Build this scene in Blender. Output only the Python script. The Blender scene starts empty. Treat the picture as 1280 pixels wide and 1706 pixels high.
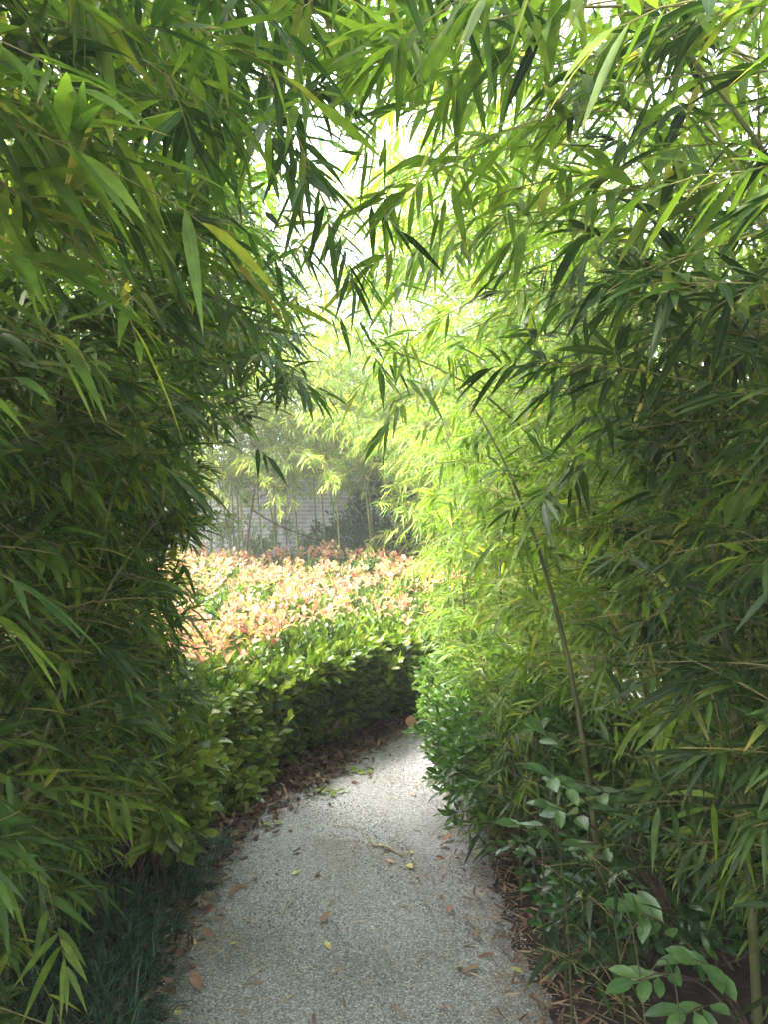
import bpy, math, numpy as np
from mathutils import Vector
rng = np.random.default_rng(11)
U = lambda a, b, n=None: rng.uniform(a, b, n)
sc = bpy.context.scene
COL = sc.collection
R = math.radians

# ------------------------------------------------------------------ materials
def nodes(name):
    m = bpy.data.materials.new(name); m.use_nodes = True
    nt = m.node_tree; nt.nodes.clear()
    return m, nt, nt.nodes.new, nt.links.new

def ramp(nn, stops):
    r = nn('ShaderNodeValToRGB'); e = r.color_ramp.elements
    while len(e) < len(stops): e.new(0.5)
    for k, (p, c) in enumerate(stops):
        e[k].position = p; e[k].color = (*c, 1)
    return r

def leaf_material(name, stops, trans=0.45, gain=(1.4, 1.5, .9), rough=.48, tip=(.30, .21, .06), tip_amt=.5, spec=.32, rib=.35):
    """leafuv attribute: x across the blade (-1..1), y along it (0..1), z a random tint of that leaf"""
    m, nt, nn, ln = nodes(name)
    at = nn('ShaderNodeAttribute'); at.attribute_name = 'leafuv'
    sp = nn('ShaderNodeSeparateXYZ'); ln(at.outputs['Vector'], sp.inputs[0])
    rp = ramp(nn, stops); ln(sp.outputs['Z'], rp.inputs[0])
    # blotchy variation inside the leaf
    gm = nn('ShaderNodeTexCoord'); nz = nn('ShaderNodeTexNoise'); nz.inputs['Scale'].default_value = 38; nz.inputs['Detail'].default_value = 3
    ln(gm.outputs['Object'], nz.inputs['Vector'])
    mr = nn('ShaderNodeMapRange'); mr.inputs['From Min'].default_value = .3; mr.inputs['From Max'].default_value = .7
    mr.inputs['To Min'].default_value = .72; mr.inputs['To Max'].default_value = 1.25
    ln(nz.outputs['Fac'], mr.inputs['Value'])
    mv = nn('ShaderNodeVectorMath'); mv.operation = 'SCALE'
    ln(rp.outputs['Color'], mv.inputs[0]); ln(mr.outputs['Result'], mv.inputs['Scale'])
    # midrib
    ab = nn('ShaderNodeMath'); ab.operation = 'ABSOLUTE'; ln(sp.outputs['X'], ab.inputs[0])
    rb = nn('ShaderNodeMapRange'); rb.inputs['From Min'].default_value = 0; rb.inputs['From Max'].default_value = .14
    rb.inputs['To Min'].default_value = rib; rb.inputs['To Max'].default_value = 0
    ln(ab.outputs[0], rb.inputs['Value'])
    m1 = nn('ShaderNodeMix'); m1.data_type = 'RGBA'
    ln(rb.outputs['Result'], m1.inputs[0]); ln(mv.outputs[0], m1.inputs[6]); m1.inputs[7].default_value = (.17, .22, .07, 1)
    # dry tip on some leaves
    tp = nn('ShaderNodeMath'); tp.operation = 'MULTIPLY_ADD'; tp.inputs[1].default_value = 7.31; tp.inputs[2].default_value = .0
    ln(sp.outputs['Z'], tp.inputs[0])
    fr = nn('ShaderNodeMath'); fr.operation = 'FRACT'; ln(tp.outputs[0], fr.inputs[0])
    lim = nn('ShaderNodeMapRange'); lim.inputs['From Min'].default_value = 0; lim.inputs['From Max'].default_value = 1
    lim.inputs['To Min'].default_value = 1.35; lim.inputs['To Max'].default_value = .70
    ln(fr.outputs[0], lim.inputs['Value'])
    gt = nn('ShaderNodeMath'); gt.operation = 'SUBTRACT'; ln(sp.outputs['Y'], gt.inputs[0]); ln(lim.outputs['Result'], gt.inputs[1])
    g2 = nn('ShaderNodeMath'); g2.operation = 'MULTIPLY'; g2.use_clamp = True; g2.inputs[1].default_value = 8 * tip_amt
    ln(gt.outputs[0], g2.inputs[0])
    m2 = nn('ShaderNodeMix'); m2.data_type = 'RGBA'
    ln(g2.outputs[0], m2.inputs[0]); ln(m1.outputs[2], m2.inputs[6]); m2.inputs[7].default_value = (*tip, 1)
    col = m2.outputs[2]
    # leaf veins along the blade as relief
    vs = nn('ShaderNodeMath'); vs.operation = 'MULTIPLY'; vs.inputs[1].default_value = 26; ln(sp.outputs['X'], vs.inputs[0])
    vw = nn('ShaderNodeMath'); vw.operation = 'SINE'; ln(vs.outputs[0], vw.inputs[0])
    bp = nn('ShaderNodeBump'); bp.inputs['Strength'].default_value = .12; bp.inputs['Distance'].default_value = .001
    ln(vw.outputs[0], bp.inputs['Height'])
    pb = nn('ShaderNodeBsdfPrincipled'); ln(col, pb.inputs['Base Color'])
    pb.inputs['Roughness'].default_value = rough; pb.inputs['Specular IOR Level'].default_value = spec
    ln(bp.outputs[0], pb.inputs['Normal'])
    tr = nn('ShaderNodeBsdfTranslucent')
    tm = nn('ShaderNodeVectorMath'); tm.operation = 'MULTIPLY'; tm.inputs[1].default_value = gain
    ln(col, tm.inputs[0]); ln(tm.outputs[0], tr.inputs['Color'])
    mx = nn('ShaderNodeMixShader'); mx.inputs[0].default_value = trans
    ln(pb.outputs[0], mx.inputs[1]); ln(tr.outputs[0], mx.inputs[2])
    o = nn('ShaderNodeOutputMaterial'); ln(mx.outputs[0], o.inputs[0])
    return m

def plain(name, stops, scale=20, rough=.7, bump=.3, stretch=(1, 1, 1), detail=5, dist=.003):
    m, nt, nn, ln = nodes(name)
    tc = nn('ShaderNodeTexCoord'); mp = nn('ShaderNodeMapping'); mp.inputs['Scale'].default_value = stretch
    ln(tc.outputs['Object'], mp.inputs[0])
    nz = nn('ShaderNodeTexNoise'); nz.inputs['Scale'].default_value = scale; nz.inputs['Detail'].default_value = detail
    ln(mp.outputs[0], nz.inputs['Vector'])
    rp = ramp(nn, stops); ln(nz.outputs['Fac'], rp.inputs[0])
    pb = nn('ShaderNodeBsdfPrincipled'); pb.inputs['Roughness'].default_value = rough; pb.inputs['Specular IOR Level'].default_value = .3
    ln(rp.outputs[0], pb.inputs['Base Color'])
    b = nn('ShaderNodeBump'); b.inputs['Strength'].default_value = bump; b.inputs['Distance'].default_value = dist
    ln(nz.outputs['Fac'], b.inputs['Height']); ln(b.outputs[0], pb.inputs['Normal'])
    o = nn('ShaderNodeOutputMaterial'); ln(pb.outputs[0], o.inputs[0])
    return m

def tinted(name, stops, rough=.7):
    """plain surface coloured per piece by the tint attribute"""
    m, nt, nn, ln = nodes(name)
    at = nn('ShaderNodeAttribute'); at.attribute_name = 'leafuv'
    sp = nn('ShaderNodeSeparateXYZ'); ln(at.outputs['Vector'], sp.inputs[0])
    rp = ramp(nn, stops); ln(sp.outputs['Z'], rp.inputs[0])
    pb = nn('ShaderNodeBsdfPrincipled'); pb.inputs['Roughness'].default_value = rough; pb.inputs['Specular IOR Level'].default_value = .3
    ln(rp.outputs[0], pb.inputs['Base Color'])
    o = nn('ShaderNodeOutputMaterial'); ln(pb.outputs[0], o.inputs[0])
    return m

M = {}
M['bamboo'] = leaf_material('bamboo_leaf', [(0, (.040, .088, .012)), (.35, (.084, .153, .017)), (.7, (.145, .228, .024)), (.93, (.225, .295, .032)), (1, (.38, .34, .05))], trans=.5)
M['bamboo_shaded'] = leaf_material('bamboo_leaf_shaded', [(0, (.015, .044, .010)), (.4, (.034, .082, .014)), (.8, (.070, .140, .019)), (.97, (.13, .185, .023)), (1, (.34, .26, .06))], trans=.38)  # bamboo leaf with the thicket's shade put into its colour
M['bamboo_deep_shade'] = leaf_material('bamboo_leaf_deep_shade', [(0, (.008, .025, .007)), (.4, (.020, .050, .010)), (.8, (.048, .098, .014)), (.97, (.12, .17, .022)), (1, (.32, .25, .06))], trans=.36)  # darkest copy: deep shade of the lower right painted into the leaves
M['bamboo_pale'] = leaf_material('bamboo_leaf_pale', [(0, (.20, .28, .04)), (.5, (.34, .40, .09)), (1, (.60, .58, .22))], trans=.45, tip_amt=0)
M['bamboo_sunlit'] = leaf_material('bamboo_leaf_sunlit', [(0, (.060, .13, .015)), (.4, (.105, .19, .020)), (.8, (.18, .26, .028)), (1, (.42, .40, .06))], trans=.5, tip_amt=0)  # lighter copy: sunshine of the far clearing painted into the leaf colour
M['hedge'] = leaf_material('hedge_leaf', [(0, (.026, .062, .012)), (.5, (.064, .120, .016)), (.85, (.125, .19, .022)), (1, (.21, .26, .035))], trans=.36, rough=.27, tip_amt=0, rib=.25, spec=.55)
M['young'] = leaf_material('young_leaf', [(0, (.40, .14, .10)), (.3, (.48, .22, .145)), (.6, (.50, .29, .175)), (.82, (.40, .34, .12)), (1, (.36, .42, .08))], trans=.42, gain=(1.15, 1.1, .95), rough=.55, tip_amt=0, rib=.0)
M['glossy'] = leaf_material('glossy_leaf', [(0, (.016, .055, .016)), (.6, (.035, .10, .022)), (1, (.075, .16, .026))], trans=.28, rough=.24, tip_amt=0, rib=.3, spec=.6)
M['camellia'] = leaf_material('camellia_leaf', [(0, (.030, .085, .028)), (.6, (.060, .13, .040)), (1, (.10, .19, .055))], trans=.3, rough=.3, tip_amt=0, rib=.35, spec=.7)
M['privet'] = leaf_material('privet_leaf', [(0, (.028, .080, .014)), (.5, (.060, .135, .018)), (1, (.13, .215, .025))], trans=.38, rough=.3, tip_amt=0, rib=.25, spec=.5)
M['tree'] = leaf_material('tree_leaf', [(0, (.08, .15, .016)), (.5, (.14, .23, .02)), (1, (.25, .31, .03))], trans=.48, tip_amt=0)
M['grass'] = leaf_material('mondo_blade', [(0, (.010, .036, .018)), (.6, (.020, .062, .028)), (1, (.045, .105, .040))], trans=.2, rough=.38, tip_amt=0, rib=0)
M['litter'] = leaf_material('dry_leaf', [(0, (.035, .016, .011)), (.4, (.080, .036, .024)), (.75, (.15, .075, .045)), (1, (.27, .20, .12))], trans=.12, gain=(1, .9, .7), rough=.6, tip_amt=0, rib=.1)
M['fallen_yellow'] = leaf_material('fallen_yellow_leaf', [(0, (.36, .30, .08)), (1, (.52, .46, .17))], trans=.2, tip_amt=0, rib=.2)
M['fallen_brown'] = leaf_material('fallen_brown_leaf', [(0, (.13, .060, .040)), (1, (.27, .14, .08))], trans=.1, rough=.55, tip_amt=0, rib=.2)
M['fallen_green'] = leaf_material('fallen_green_leaf', [(0, (.10, .17, .03)), (1, (.23, .30, .05))], trans=.25, tip_amt=0, rib=.2)
M['fallen_pink'] = leaf_material('fallen_pink_leaf', [(0, (.50, .24, .17)), (1, (.60, .34, .22))], trans=.2, tip_amt=0, rib=.1)
M['culm'] = plain('bamboo_culm', [(.25, (.075, .090, .022)), (.5, (.14, .15, .040)), (.8, (.23, .19, .065))], 9, .45, .15, (1, 1, .25))
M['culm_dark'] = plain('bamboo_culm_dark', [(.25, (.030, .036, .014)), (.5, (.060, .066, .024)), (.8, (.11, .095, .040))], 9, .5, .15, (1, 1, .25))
M['branch'] = plain('bamboo_branch', [(.3, (.10, .10, .028)), (.7, (.24, .19, .075))], 14, .55, .1)
M['wood'] = plain('shrub_stem', [(.3, (.035, .020, .014)), (.7, (.095, .060, .038))], 30, .8, .5)
M['bark'] = plain('tree_bark', [(.3, (.10, .070, .045)), (.7, (.24, .18, .125))], 18, .85, .8, (1, 1, .3))
M['straw'] = plain('dry_straw', [(.3, (.28, .21, .11)), (.7, (.46, .37, .22))], 40, .7, .2)
M['soil'] = plain('soil', [(.3, (.016, .011, .008)), (.55, (.036, .025, .018)), (.8, (.075, .055, .040))], 14, .95, .9, detail=9, dist=.02)
M['stone'] = tinted('gravel_stone', [(0, (.08, .08, .082)), (.35, (.18, .18, .18)), (.75, (.29, .29, .288)), (.93, (.50, .50, .49)), (1, (.30, .22, .16))], .75)

def gravel_material():
    m, nt, nn, ln = nodes('gravel_path')
    tc = nn('ShaderNodeTexCoord')
    vo = nn('ShaderNodeTexVoronoi'); vo.inputs['Scale'].default_value = 210; vo.inputs['Randomness'].default_value = 1
    ln(tc.outputs['Object'], vo.inputs['Vector'])
    sepc = nn('ShaderNodeSeparateColor'); ln(vo.outputs['Color'], sepc.inputs[0])
    rp = ramp(nn, [(0, (.11, .109, .106)), (.3, (.19, .188, .183)), (.6, (.265, .262, .255)), (.85, (.36, .357, .345)), (1, (.52, .515, .50))])
    ln(sepc.outputs[0], rp.inputs[0])
    cr = nn('ShaderNodeMapRange'); cr.inputs['From Min'].default_value = .0; cr.inputs['From Max'].default_value = .75
    cr.inputs['To Min'].default_value = 1.05; cr.inputs['To Max'].default_value = .72
    ln(vo.outputs['Distance'], cr.inputs['Value'])
    nz = nn('ShaderNodeTexNoise'); nz.inputs['Scale'].default_value = 1.7; nz.inputs['Detail'].default_value = 6
    ln(tc.outputs['Object'], nz.inputs['Vector'])
    ds = ramp(nn, [(.3, (.70, .65, .56)), (.5, (.98, .96, .93)), (.7, (1.14, 1.14, 1.14))]); ln(nz.outputs['Fac'], ds.inputs[0])
    a = nn('ShaderNodeVectorMath'); a.operation = 'SCALE'; ln(rp.outputs[0], a.inputs[0]); ln(cr.outputs['Result'], a.inputs['Scale'])
    b = nn('ShaderNodeVectorMath'); b.operation = 'MULTIPLY'; ln(a.outputs[0], b.inputs[0]); ln(ds.outputs[0], b.inputs[1])
    pb = nn('ShaderNodeBsdfPrincipled'); pb.inputs['Roughness'].default_value = .85
    ln(b.outputs[0], pb.inputs['Base Color'])
    bu = nn('ShaderNodeBump'); bu.invert = True; bu.inputs['Strength'].default_value = .45; bu.inputs['Distance'].default_value = .004
    ln(vo.outputs['Distance'], bu.inputs['Height']); ln(bu.outputs[0], pb.inputs['Normal'])
    o = nn('ShaderNodeOutputMaterial'); ln(pb.outputs[0], o.inputs[0])
    return m
M['gravel'] = gravel_material()

def brick_material():
    m, nt, nn, ln = nodes('grey_brick')
    tc = nn('ShaderNodeTexCoord'); mp = nn('ShaderNodeMapping'); mp.inputs['Rotation'].default_value = (R(90), 0, 0)
    ln(tc.outputs['Object'], mp.inputs[0])
    br = nn('ShaderNodeTexBrick'); br.inputs['Scale'].default_value = 1; br.inputs['Brick Width'].default_value = .21
    br.inputs['Row Height'].default_value = .062; br.inputs['Mortar Size'].default_value = .007
    br.inputs['Color1'].default_value = (.25, .25, .285, 1); br.inputs['Color2'].default_value = (.32, .32, .35, 1); br.inputs['Mortar'].default_value = (.46, .46, .47, 1)
    ln(mp.outputs[0], br.inputs['Vector'])
    nz = nn('ShaderNodeTexNoise'); nz.inputs['Scale'].default_value = 5; nz.inputs['Detail'].default_value = 6; ln(tc.outputs['Object'], nz.inputs['Vector'])
    r = ramp(nn, [(.3, (.7, .7, .68)), (.7, (1.1, 1.1, 1.1))]); ln(nz.outputs['Fac'], r.inputs[0])
    x = nn('ShaderNodeVectorMath'); x.operation = 'MULTIPLY'; ln(br.outputs['Color'], x.inputs[0]); ln(r.outputs[0], x.inputs[1])
    pb = nn('ShaderNodeBsdfPrincipled'); pb.inputs['Roughness'].default_value = .9; ln(x.outputs[0], pb.inputs['Base Color'])
    bu = nn('ShaderNodeBump'); bu.invert = True; bu.inputs['Strength'].default_value = .5; bu.inputs['Distance'].default_value = .01
    ln(br.outputs['Fac'], bu.inputs['Height']); ln(bu.outputs[0], pb.inputs['Normal'])
    o = nn('ShaderNodeOutputMaterial'); ln(pb.outputs[0], o.inputs[0])
    return m
M['brick'] = brick_material()

# ------------------------------------------------------------------ mesh helpers
def unit(v):
    v = np.asarray(v, float); n = np.linalg.norm(v, axis=-1, keepdims=True); n[n < 1e-9] = 1
    return v / n

class MB:
    """collects vertices, faces (quads/tris) and the leafuv attribute, then links ONE mesh object"""
    def __init__(s): s.V = []; s.Q = []; s.T = []; s.A = []; s.n = 0; s.mi = 0; s.QM = []; s.TM = []
    def add(s, V, Q=None, T=None, A=None):
        V = np.asarray(V, float).reshape(-1, 3)
        if len(V) == 0: return
        if Q is not None and len(Q): s.Q.append(np.asarray(Q, int).reshape(-1, 4) + s.n); s.QM.append(np.full(len(s.Q[-1]), s.mi))
        if T is not None and len(T): s.T.append(np.asarray(T, int).reshape(-1, 3) + s.n); s.TM.append(np.full(len(s.T[-1]), s.mi))
        s.A.append(np.zeros_like(V) if A is None else np.asarray(A, float).reshape(-1, 3))
        s.V.append(V); s.n += len(V)
    def mesh(s, name, mat, origin=(0, 0, 0), smooth=True):
        me = bpy.data.meshes.new(name)
        if s.n:
            V = np.concatenate(s.V) - np.asarray(origin, float); A = np.concatenate(s.A)
            Q = np.concatenate(s.Q) if s.Q else np.zeros((0, 4), int); T = np.concatenate(s.T) if s.T else np.zeros((0, 3), int)
            me.vertices.add(len(V)); me.vertices.foreach_set('co', V.astype(np.float32).ravel())
            lp = np.concatenate([Q.ravel(), T.ravel()]).astype(np.int32)
            me.loops.add(len(lp)); me.loops.foreach_set('vertex_index', lp)
            st = np.concatenate([np.arange(len(Q)) * 4, len(Q) * 4 + np.arange(len(T)) * 3]).astype(np.int32)
            me.polygons.add(len(st)); me.polygons.foreach_set('loop_start', st)
            me.polygons.foreach_set('use_smooth', np.full(len(st), smooth))
            at = me.attributes.new('leafuv', 'FLOAT_VECTOR', 'POINT'); at.data.foreach_set('vector', A.astype(np.float32).ravel())
            me.update(calc_edges=True)
        for x in (mat if isinstance(mat, (list, tuple)) else [mat]): me.materials.append(x)
        if isinstance(mat, (list, tuple)): me.polygons.foreach_set('material_index', np.concatenate(s.QM + s.TM).astype(np.int32))
        return me
    def obj(s, name, mat, parent=None, origin=(0, 0, 0), smooth=True):
        o = bpy.data.objects.new(name, s.mesh(name, mat, origin, smooth)); COL.objects.link(o)
        if parent is not None: o.parent = parent
        else: o.location = origin
        return o

SHAPES = {
 'lance': ([0, .09, .26, .52, .78, 1], [.07, .55, 1, .88, .46, 0]),
 'oval':  ([0, .12, .32, .58, .82, 1], [.07, .28, .82, 1, .66, 0]),
 'blade': ([0, .4, .75, 1], [1, .9, .6, 0]),
 'small': ([0, .35, .7, 1], [.08, .95, .8, 0]),
}
def leaves(mb, P, D, N, L, W, droop, fold, tint, shape='lance', twist=None, curl=None):
    P, D, N = np.asarray(P, float), unit(D), np.asarray(N, float)
    n = len(P)
    if n == 0: return
    S_, W_ = SHAPES[shape]; k = len(S_)
    L, W, droop, fold, tint = [np.broadcast_to(np.asarray(a, float), (n,)) for a in (L, W, droop, fold, tint)]
    tw = np.zeros(n) if twist is None else np.broadcast_to(twist, (n,))
    N = unit(N - D * np.sum(N * D, 1, keepdims=True))
    G = np.array([0, 0, -1.0]); V = np.zeros((n, 3 * (k - 1) + 1, 3)); A = np.zeros_like(V)
    bend = (np.broadcast_to(G, (n, 3)) if curl is None else -N * 1.0)
    dr = droop if curl is None else np.broadcast_to(curl, (n,))
    for i, (s, w) in enumerate(zip(S_, W_)):
        c = P + D * (L * s)[:, None] + bend * (dr * L * s * s)[:, None]
        t = unit(D + bend * (2 * dr * s)[:, None])
        sd = unit(np.cross(t, N)); nn = np.cross(sd, t)
        a = tw * s; sd2 = sd * np.cos(a)[:, None] + nn * np.sin(a)[:, None]; n2 = np.cross(sd2, t)
        if i < k - 1:
            hw = (W * w / 2)[:, None]; up = n2 * hw * fold[:, None]
            V[:, 3 * i] = c - sd2 * hw + up; V[:, 3 * i + 1] = c; V[:, 3 * i + 2] = c + sd2 * hw + up
            A[:, 3 * i, 0] = -1; A[:, 3 * i + 2, 0] = 1; A[:, 3 * i:3 * i + 3, 1] = s
        else:
            V[:, -1] = c; A[:, -1, 1] = 1
    A[:, :, 2] = tint[:, None]
    q = []
    for i in range(k - 2):
        a = 3 * i; q += [(a, a + 1, a + 4, a + 3), (a + 1, a + 2, a + 5, a + 4)]
    a = 3 * (k - 2); t = [(a, a + 1, a + 3), (a + 1, a + 2, a + 3)]
    off = (np.arange(n) * (3 * (k - 1) + 1))[:, None, None]
    mb.add(V, (np.array(q)[None] + off), (np.array(t)[None] + off), A)

def prisms(mb, PL, r0, r1, sides=4, tint=None):
    """PL (n, m, 3) polylines -> tapering tubes"""
    PL = np.asarray(PL, float)
    if len(PL) == 0: return
    n, m, _ = PL.shape
    r0 = np.broadcast_to(r0, (n,)); r1 = np.broadcast_to(r1, (n,))
    T = unit(np.gradient(PL, axis=1))
    ref = np.where(np.abs(T[..., 2:3]) > .9, np.array([1.0, 0, 0]), np.array([0, 0, 1.0]))
    X = unit(np.cross(T, ref)); Y = np.cross(T, X)
    f = np.linspace(0, 1, m)[None, :]; rad = r0[:, None] * (1 - f) + r1[:, None] * f
    V = np.zeros((n, m, sides, 3))
    for k in range(sides):
        a = 2 * math.pi * k / sides
        V[:, :, k] = PL + (X * math.cos(a) + Y * math.sin(a)) * rad[..., None]
    q = []
    for i in range(m - 1):
        for k in range(sides):
            j = (k + 1) % sides; q.append((i * sides + k, i * sides + j, (i + 1) * sides + j, (i + 1) * sides + k))
    off = (np.arange(n) * m * sides)[:, None, None]
    A = np.zeros_like(V)
    if tint is not None: A[..., 2] = np.asarray(tint)[:, None, None]
    mb.add(V, np.array(q)[None] + off, None, A)

def tube(mb, pts, radii, sides=10, cap=True):
    pts = np.asarray(pts, float); m = len(pts); radii = np.broadcast_to(radii, (m,))
    T = unit(np.gradient(pts, axis=0)); ref = np.array([1.0, 0, 0]) if abs(T[0][2]) > .8 else np.array([0, 0, 1.0])
    X = np.cross(T[0], ref); X /= np.linalg.norm(X); V = []
    for i in range(m):
        X = X - T[i] * X.dot(T[i]); X /= np.linalg.norm(X); Y = np.cross(T[i], X)
        for k in range(sides):
            a = 2 * math.pi * k / sides; V.append(pts[i] + (X * math.cos(a) + Y * math.sin(a)) * radii[i])
    q = [(i * sides + k, i * sides + (k + 1) % sides, (i + 1) * sides + (k + 1) % sides, (i + 1) * sides + k) for i in range(m - 1) for k in range(sides)]
    t = []
    if cap:
        V.append(pts[-1]); e = len(V) - 1
        t = [((m - 1) * sides + k, (m - 1) * sides + (k + 1) % sides, e) for k in range(sides)]
    mb.add(V, q, t)

def tag(o, label, cat, group=None, kind=None):
    o['label'] = label; o['category'] = cat
    if group: o['group'] = group
    if kind: o['kind'] = kind
    return o
def thing(name, loc, label, cat, group=None):
    o = bpy.data.objects.new(name, None); o.location = loc; o.empty_display_size = .1; COL.objects.link(o)
    return tag(o, label, cat, group)
def structure(o, label=None):
    o['kind'] = 'structure'
    return o

# ------------------------------------------------------------------ the free space of the place
PATH = np.array([(-.12, -2.5), (-.12, 0), (-.11, 2.3), (-.14, 3.3), (-.05, 4.1), (.18, 4.8), (.62, 5.5), (1.3, 6.2), (2.3, 6.9), (3.8, 7.4), (6, 7.6)])
def path_x(y): return np.interp(y, PATH[:, 1], PATH[:, 0])
HF = np.array([(-4, 3.15), (-1.5, 3.2), (-1.0, 3.4), (-.72, 4.0), (-.42, 4.65), (-.02, 5.4), (.4, 6.05), (1.0, 6.7), (2.0, 7.5), (3.2, 8.1)])
def hedge_front(x): return np.interp(x, HF[:, 0], HF[:, 1])

def clear(p):
    """True where the walked tunnel and the clearing beyond keep free of bamboo"""
    x, y, z = p[:, 0], p[:, 1], p[:, 2]
    j = .10 * np.sin(7 * y + 3 * z + 2 * x) + .06 * np.sin(13 * z - 5 * y)
    cx = np.where(y < 4, -.16, -.16)
    hwL = np.interp(y, [0, 1.2, 2.2, 3.4, 4.2], [.40, .42, .50, .62, 2.6]) + j
    hwL = hwL + np.interp(z, [0, .4, .75], [.42, .16, 0]) * np.interp(y, [1.3, 2.2], [.5, 1])
    hwR = np.interp(y, [0, 1.4, 3.0, 5.2, 6.2], [.84, .82, .58, .34, .9]) + j * .8
    d = np.where(x < cx, (cx - x) / hwL, (x - cx) / hwR)
    ceil_ = np.interp(y, [0, 1.2, 2, 3, 5, 12], [1.95, 1.84, 1.87, 2.0, 2.15, 2.3])
    top = 1.25 + (ceil_ - 1.25) * np.sqrt(np.clip(1 - d * d, 0, 1)) + j
    tun = (d < 1) & (z < top) & (y < 9)
    cam = ((x ** 2 + y ** 2 + (z - 1.5) ** 2) < .72 ** 2)
    return tun | cam | (z < .03)
def keep(p):
    """how much of the canopy is there: it thins over the path where light falls in"""
    x, y, z = p[:, 0], p[:, 1], p[:, 2]
    k = np.ones(len(p))
    gap = (x > -.50) & (x < .06) & (z > 1.95)
    k = np.where(gap & (y > .9) & (y < 2.2), 1.0, k)
    k = np.where((x > -.42) & (x < -.04) & (z > 2.02) & (y >= 2.1) & (y < 8.5), .2, k)
    k = np.where((z > 2.1) & (x > .2) & (y < 8), k * .62, k)
    k = np.where((z > 2.9) & (y < 8), k * .8, k)
    return k

# ------------------------------------------------------------------ bamboo
def bez(b, c, t, u):
    u = u[:, None]; return b * (1 - u) ** 2 + 2 * c * u * (1 - u) + t * u * u

def twigs_on(branches, lens, spacing=.062, start=.22):
    P, D, Lg = [], [], []
    for pl, L in zip(branches, lens):
        n = max(2, int(L * (1 - start) / spacing)); f = np.sort(U(start, 1, n)); f[-1] = 1
        i = f * (len(pl) - 1); a = np.clip(i.astype(int), 0, len(pl) - 2); w = (i - a)[:, None]
        p = pl[a] * (1 - w) + pl[a + 1] * w; t = unit(pl[a + 1] - pl[a])
        s = unit(np.cross(t, [0, 0, 1.0]) + 1e-6); sg = np.where(np.arange(n) % 2, 1, -1)[:, None] * U(.3, 1.0, n)[:, None]
        d = unit(t * U(.55, 1.1, n)[:, None] + s * sg + np.stack([np.zeros(n), np.zeros(n), U(-.55, .5, n)], 1) + rng.normal(0, .28, (n, 3))); d[-1] = t[-1]
        P.append(p); D.append(d); Lg.append(U(.05, .19, n) * (1.15 - .35 * f))
    return np.concatenate(P), np.concatenate(D), np.concatenate(Lg)

def leaf_fans(mb, P, D, Lg, size=1.0, hang=.35, tint0=0.0, nleaf=(4, 8), mature=.0):
    """fans of narrow leaves at the end of each twig"""
    n = len(P); cnt = rng.integers(nleaf[0], nleaf[1] + 1, n)
    idx = np.repeat(np.arange(n), cnt); k = np.concatenate([np.arange(c) for c in cnt]); f = k / np.maximum(cnt[idx] - 1, 1)
    m = len(idx)
    d = D[idx]; base = P[idx] + d * (Lg[idx] * (.35 + .65 * f))[:, None] - np.array([0, 0, 1.0]) * (.12 * Lg[idx] * f * f)[:, None]
    s = unit(np.cross(d, [0, 0, 1.0]) + 1e-6); upv = np.cross(s, d)
    tilt = U(-1.0, 1.0, n)[idx][:, None]; s = s * np.cos(tilt) + upv * np.sin(tilt)
    ang = (1.15 - .75 * f + U(-.3, .3, m)) * np.where(k % 2, 1, -1)
    dd = d * np.cos(ang)[:, None] + s * np.sin(ang)[:, None]
    hg = np.clip(U(-.5, 1, n)[idx] * hang * 1.7 + U(-.15, .25, m), -.15, 1.6)
    dd = unit(dd + np.array([0, 0, -1.0]) * hg[:, None])
    N = unit(np.stack([U(-.8, .8, m), U(-.9, .7, m), np.ones(m)], 1) + .4 * upv[idx if len(upv) == n else slice(None)])
    L = U(.07, .155, m) * U(.8, 1.1, n)[idx] * size * (.75 + .25 * np.sin(f * 2.6 + .3)); W = L * U(.115, .18, m)
    tint = np.clip(rng.normal(.40 + tint0, .20, m), 0, .955)
    old = rng.random(m) < .025 + mature; tint = np.where(old, U(.94, 1, m), tint)
    leaves(mb, base, dd, N, L, W, U(.05, .42, m), U(.05, .35, m), tint, 'lance', U(-.7, .7, m))

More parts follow.
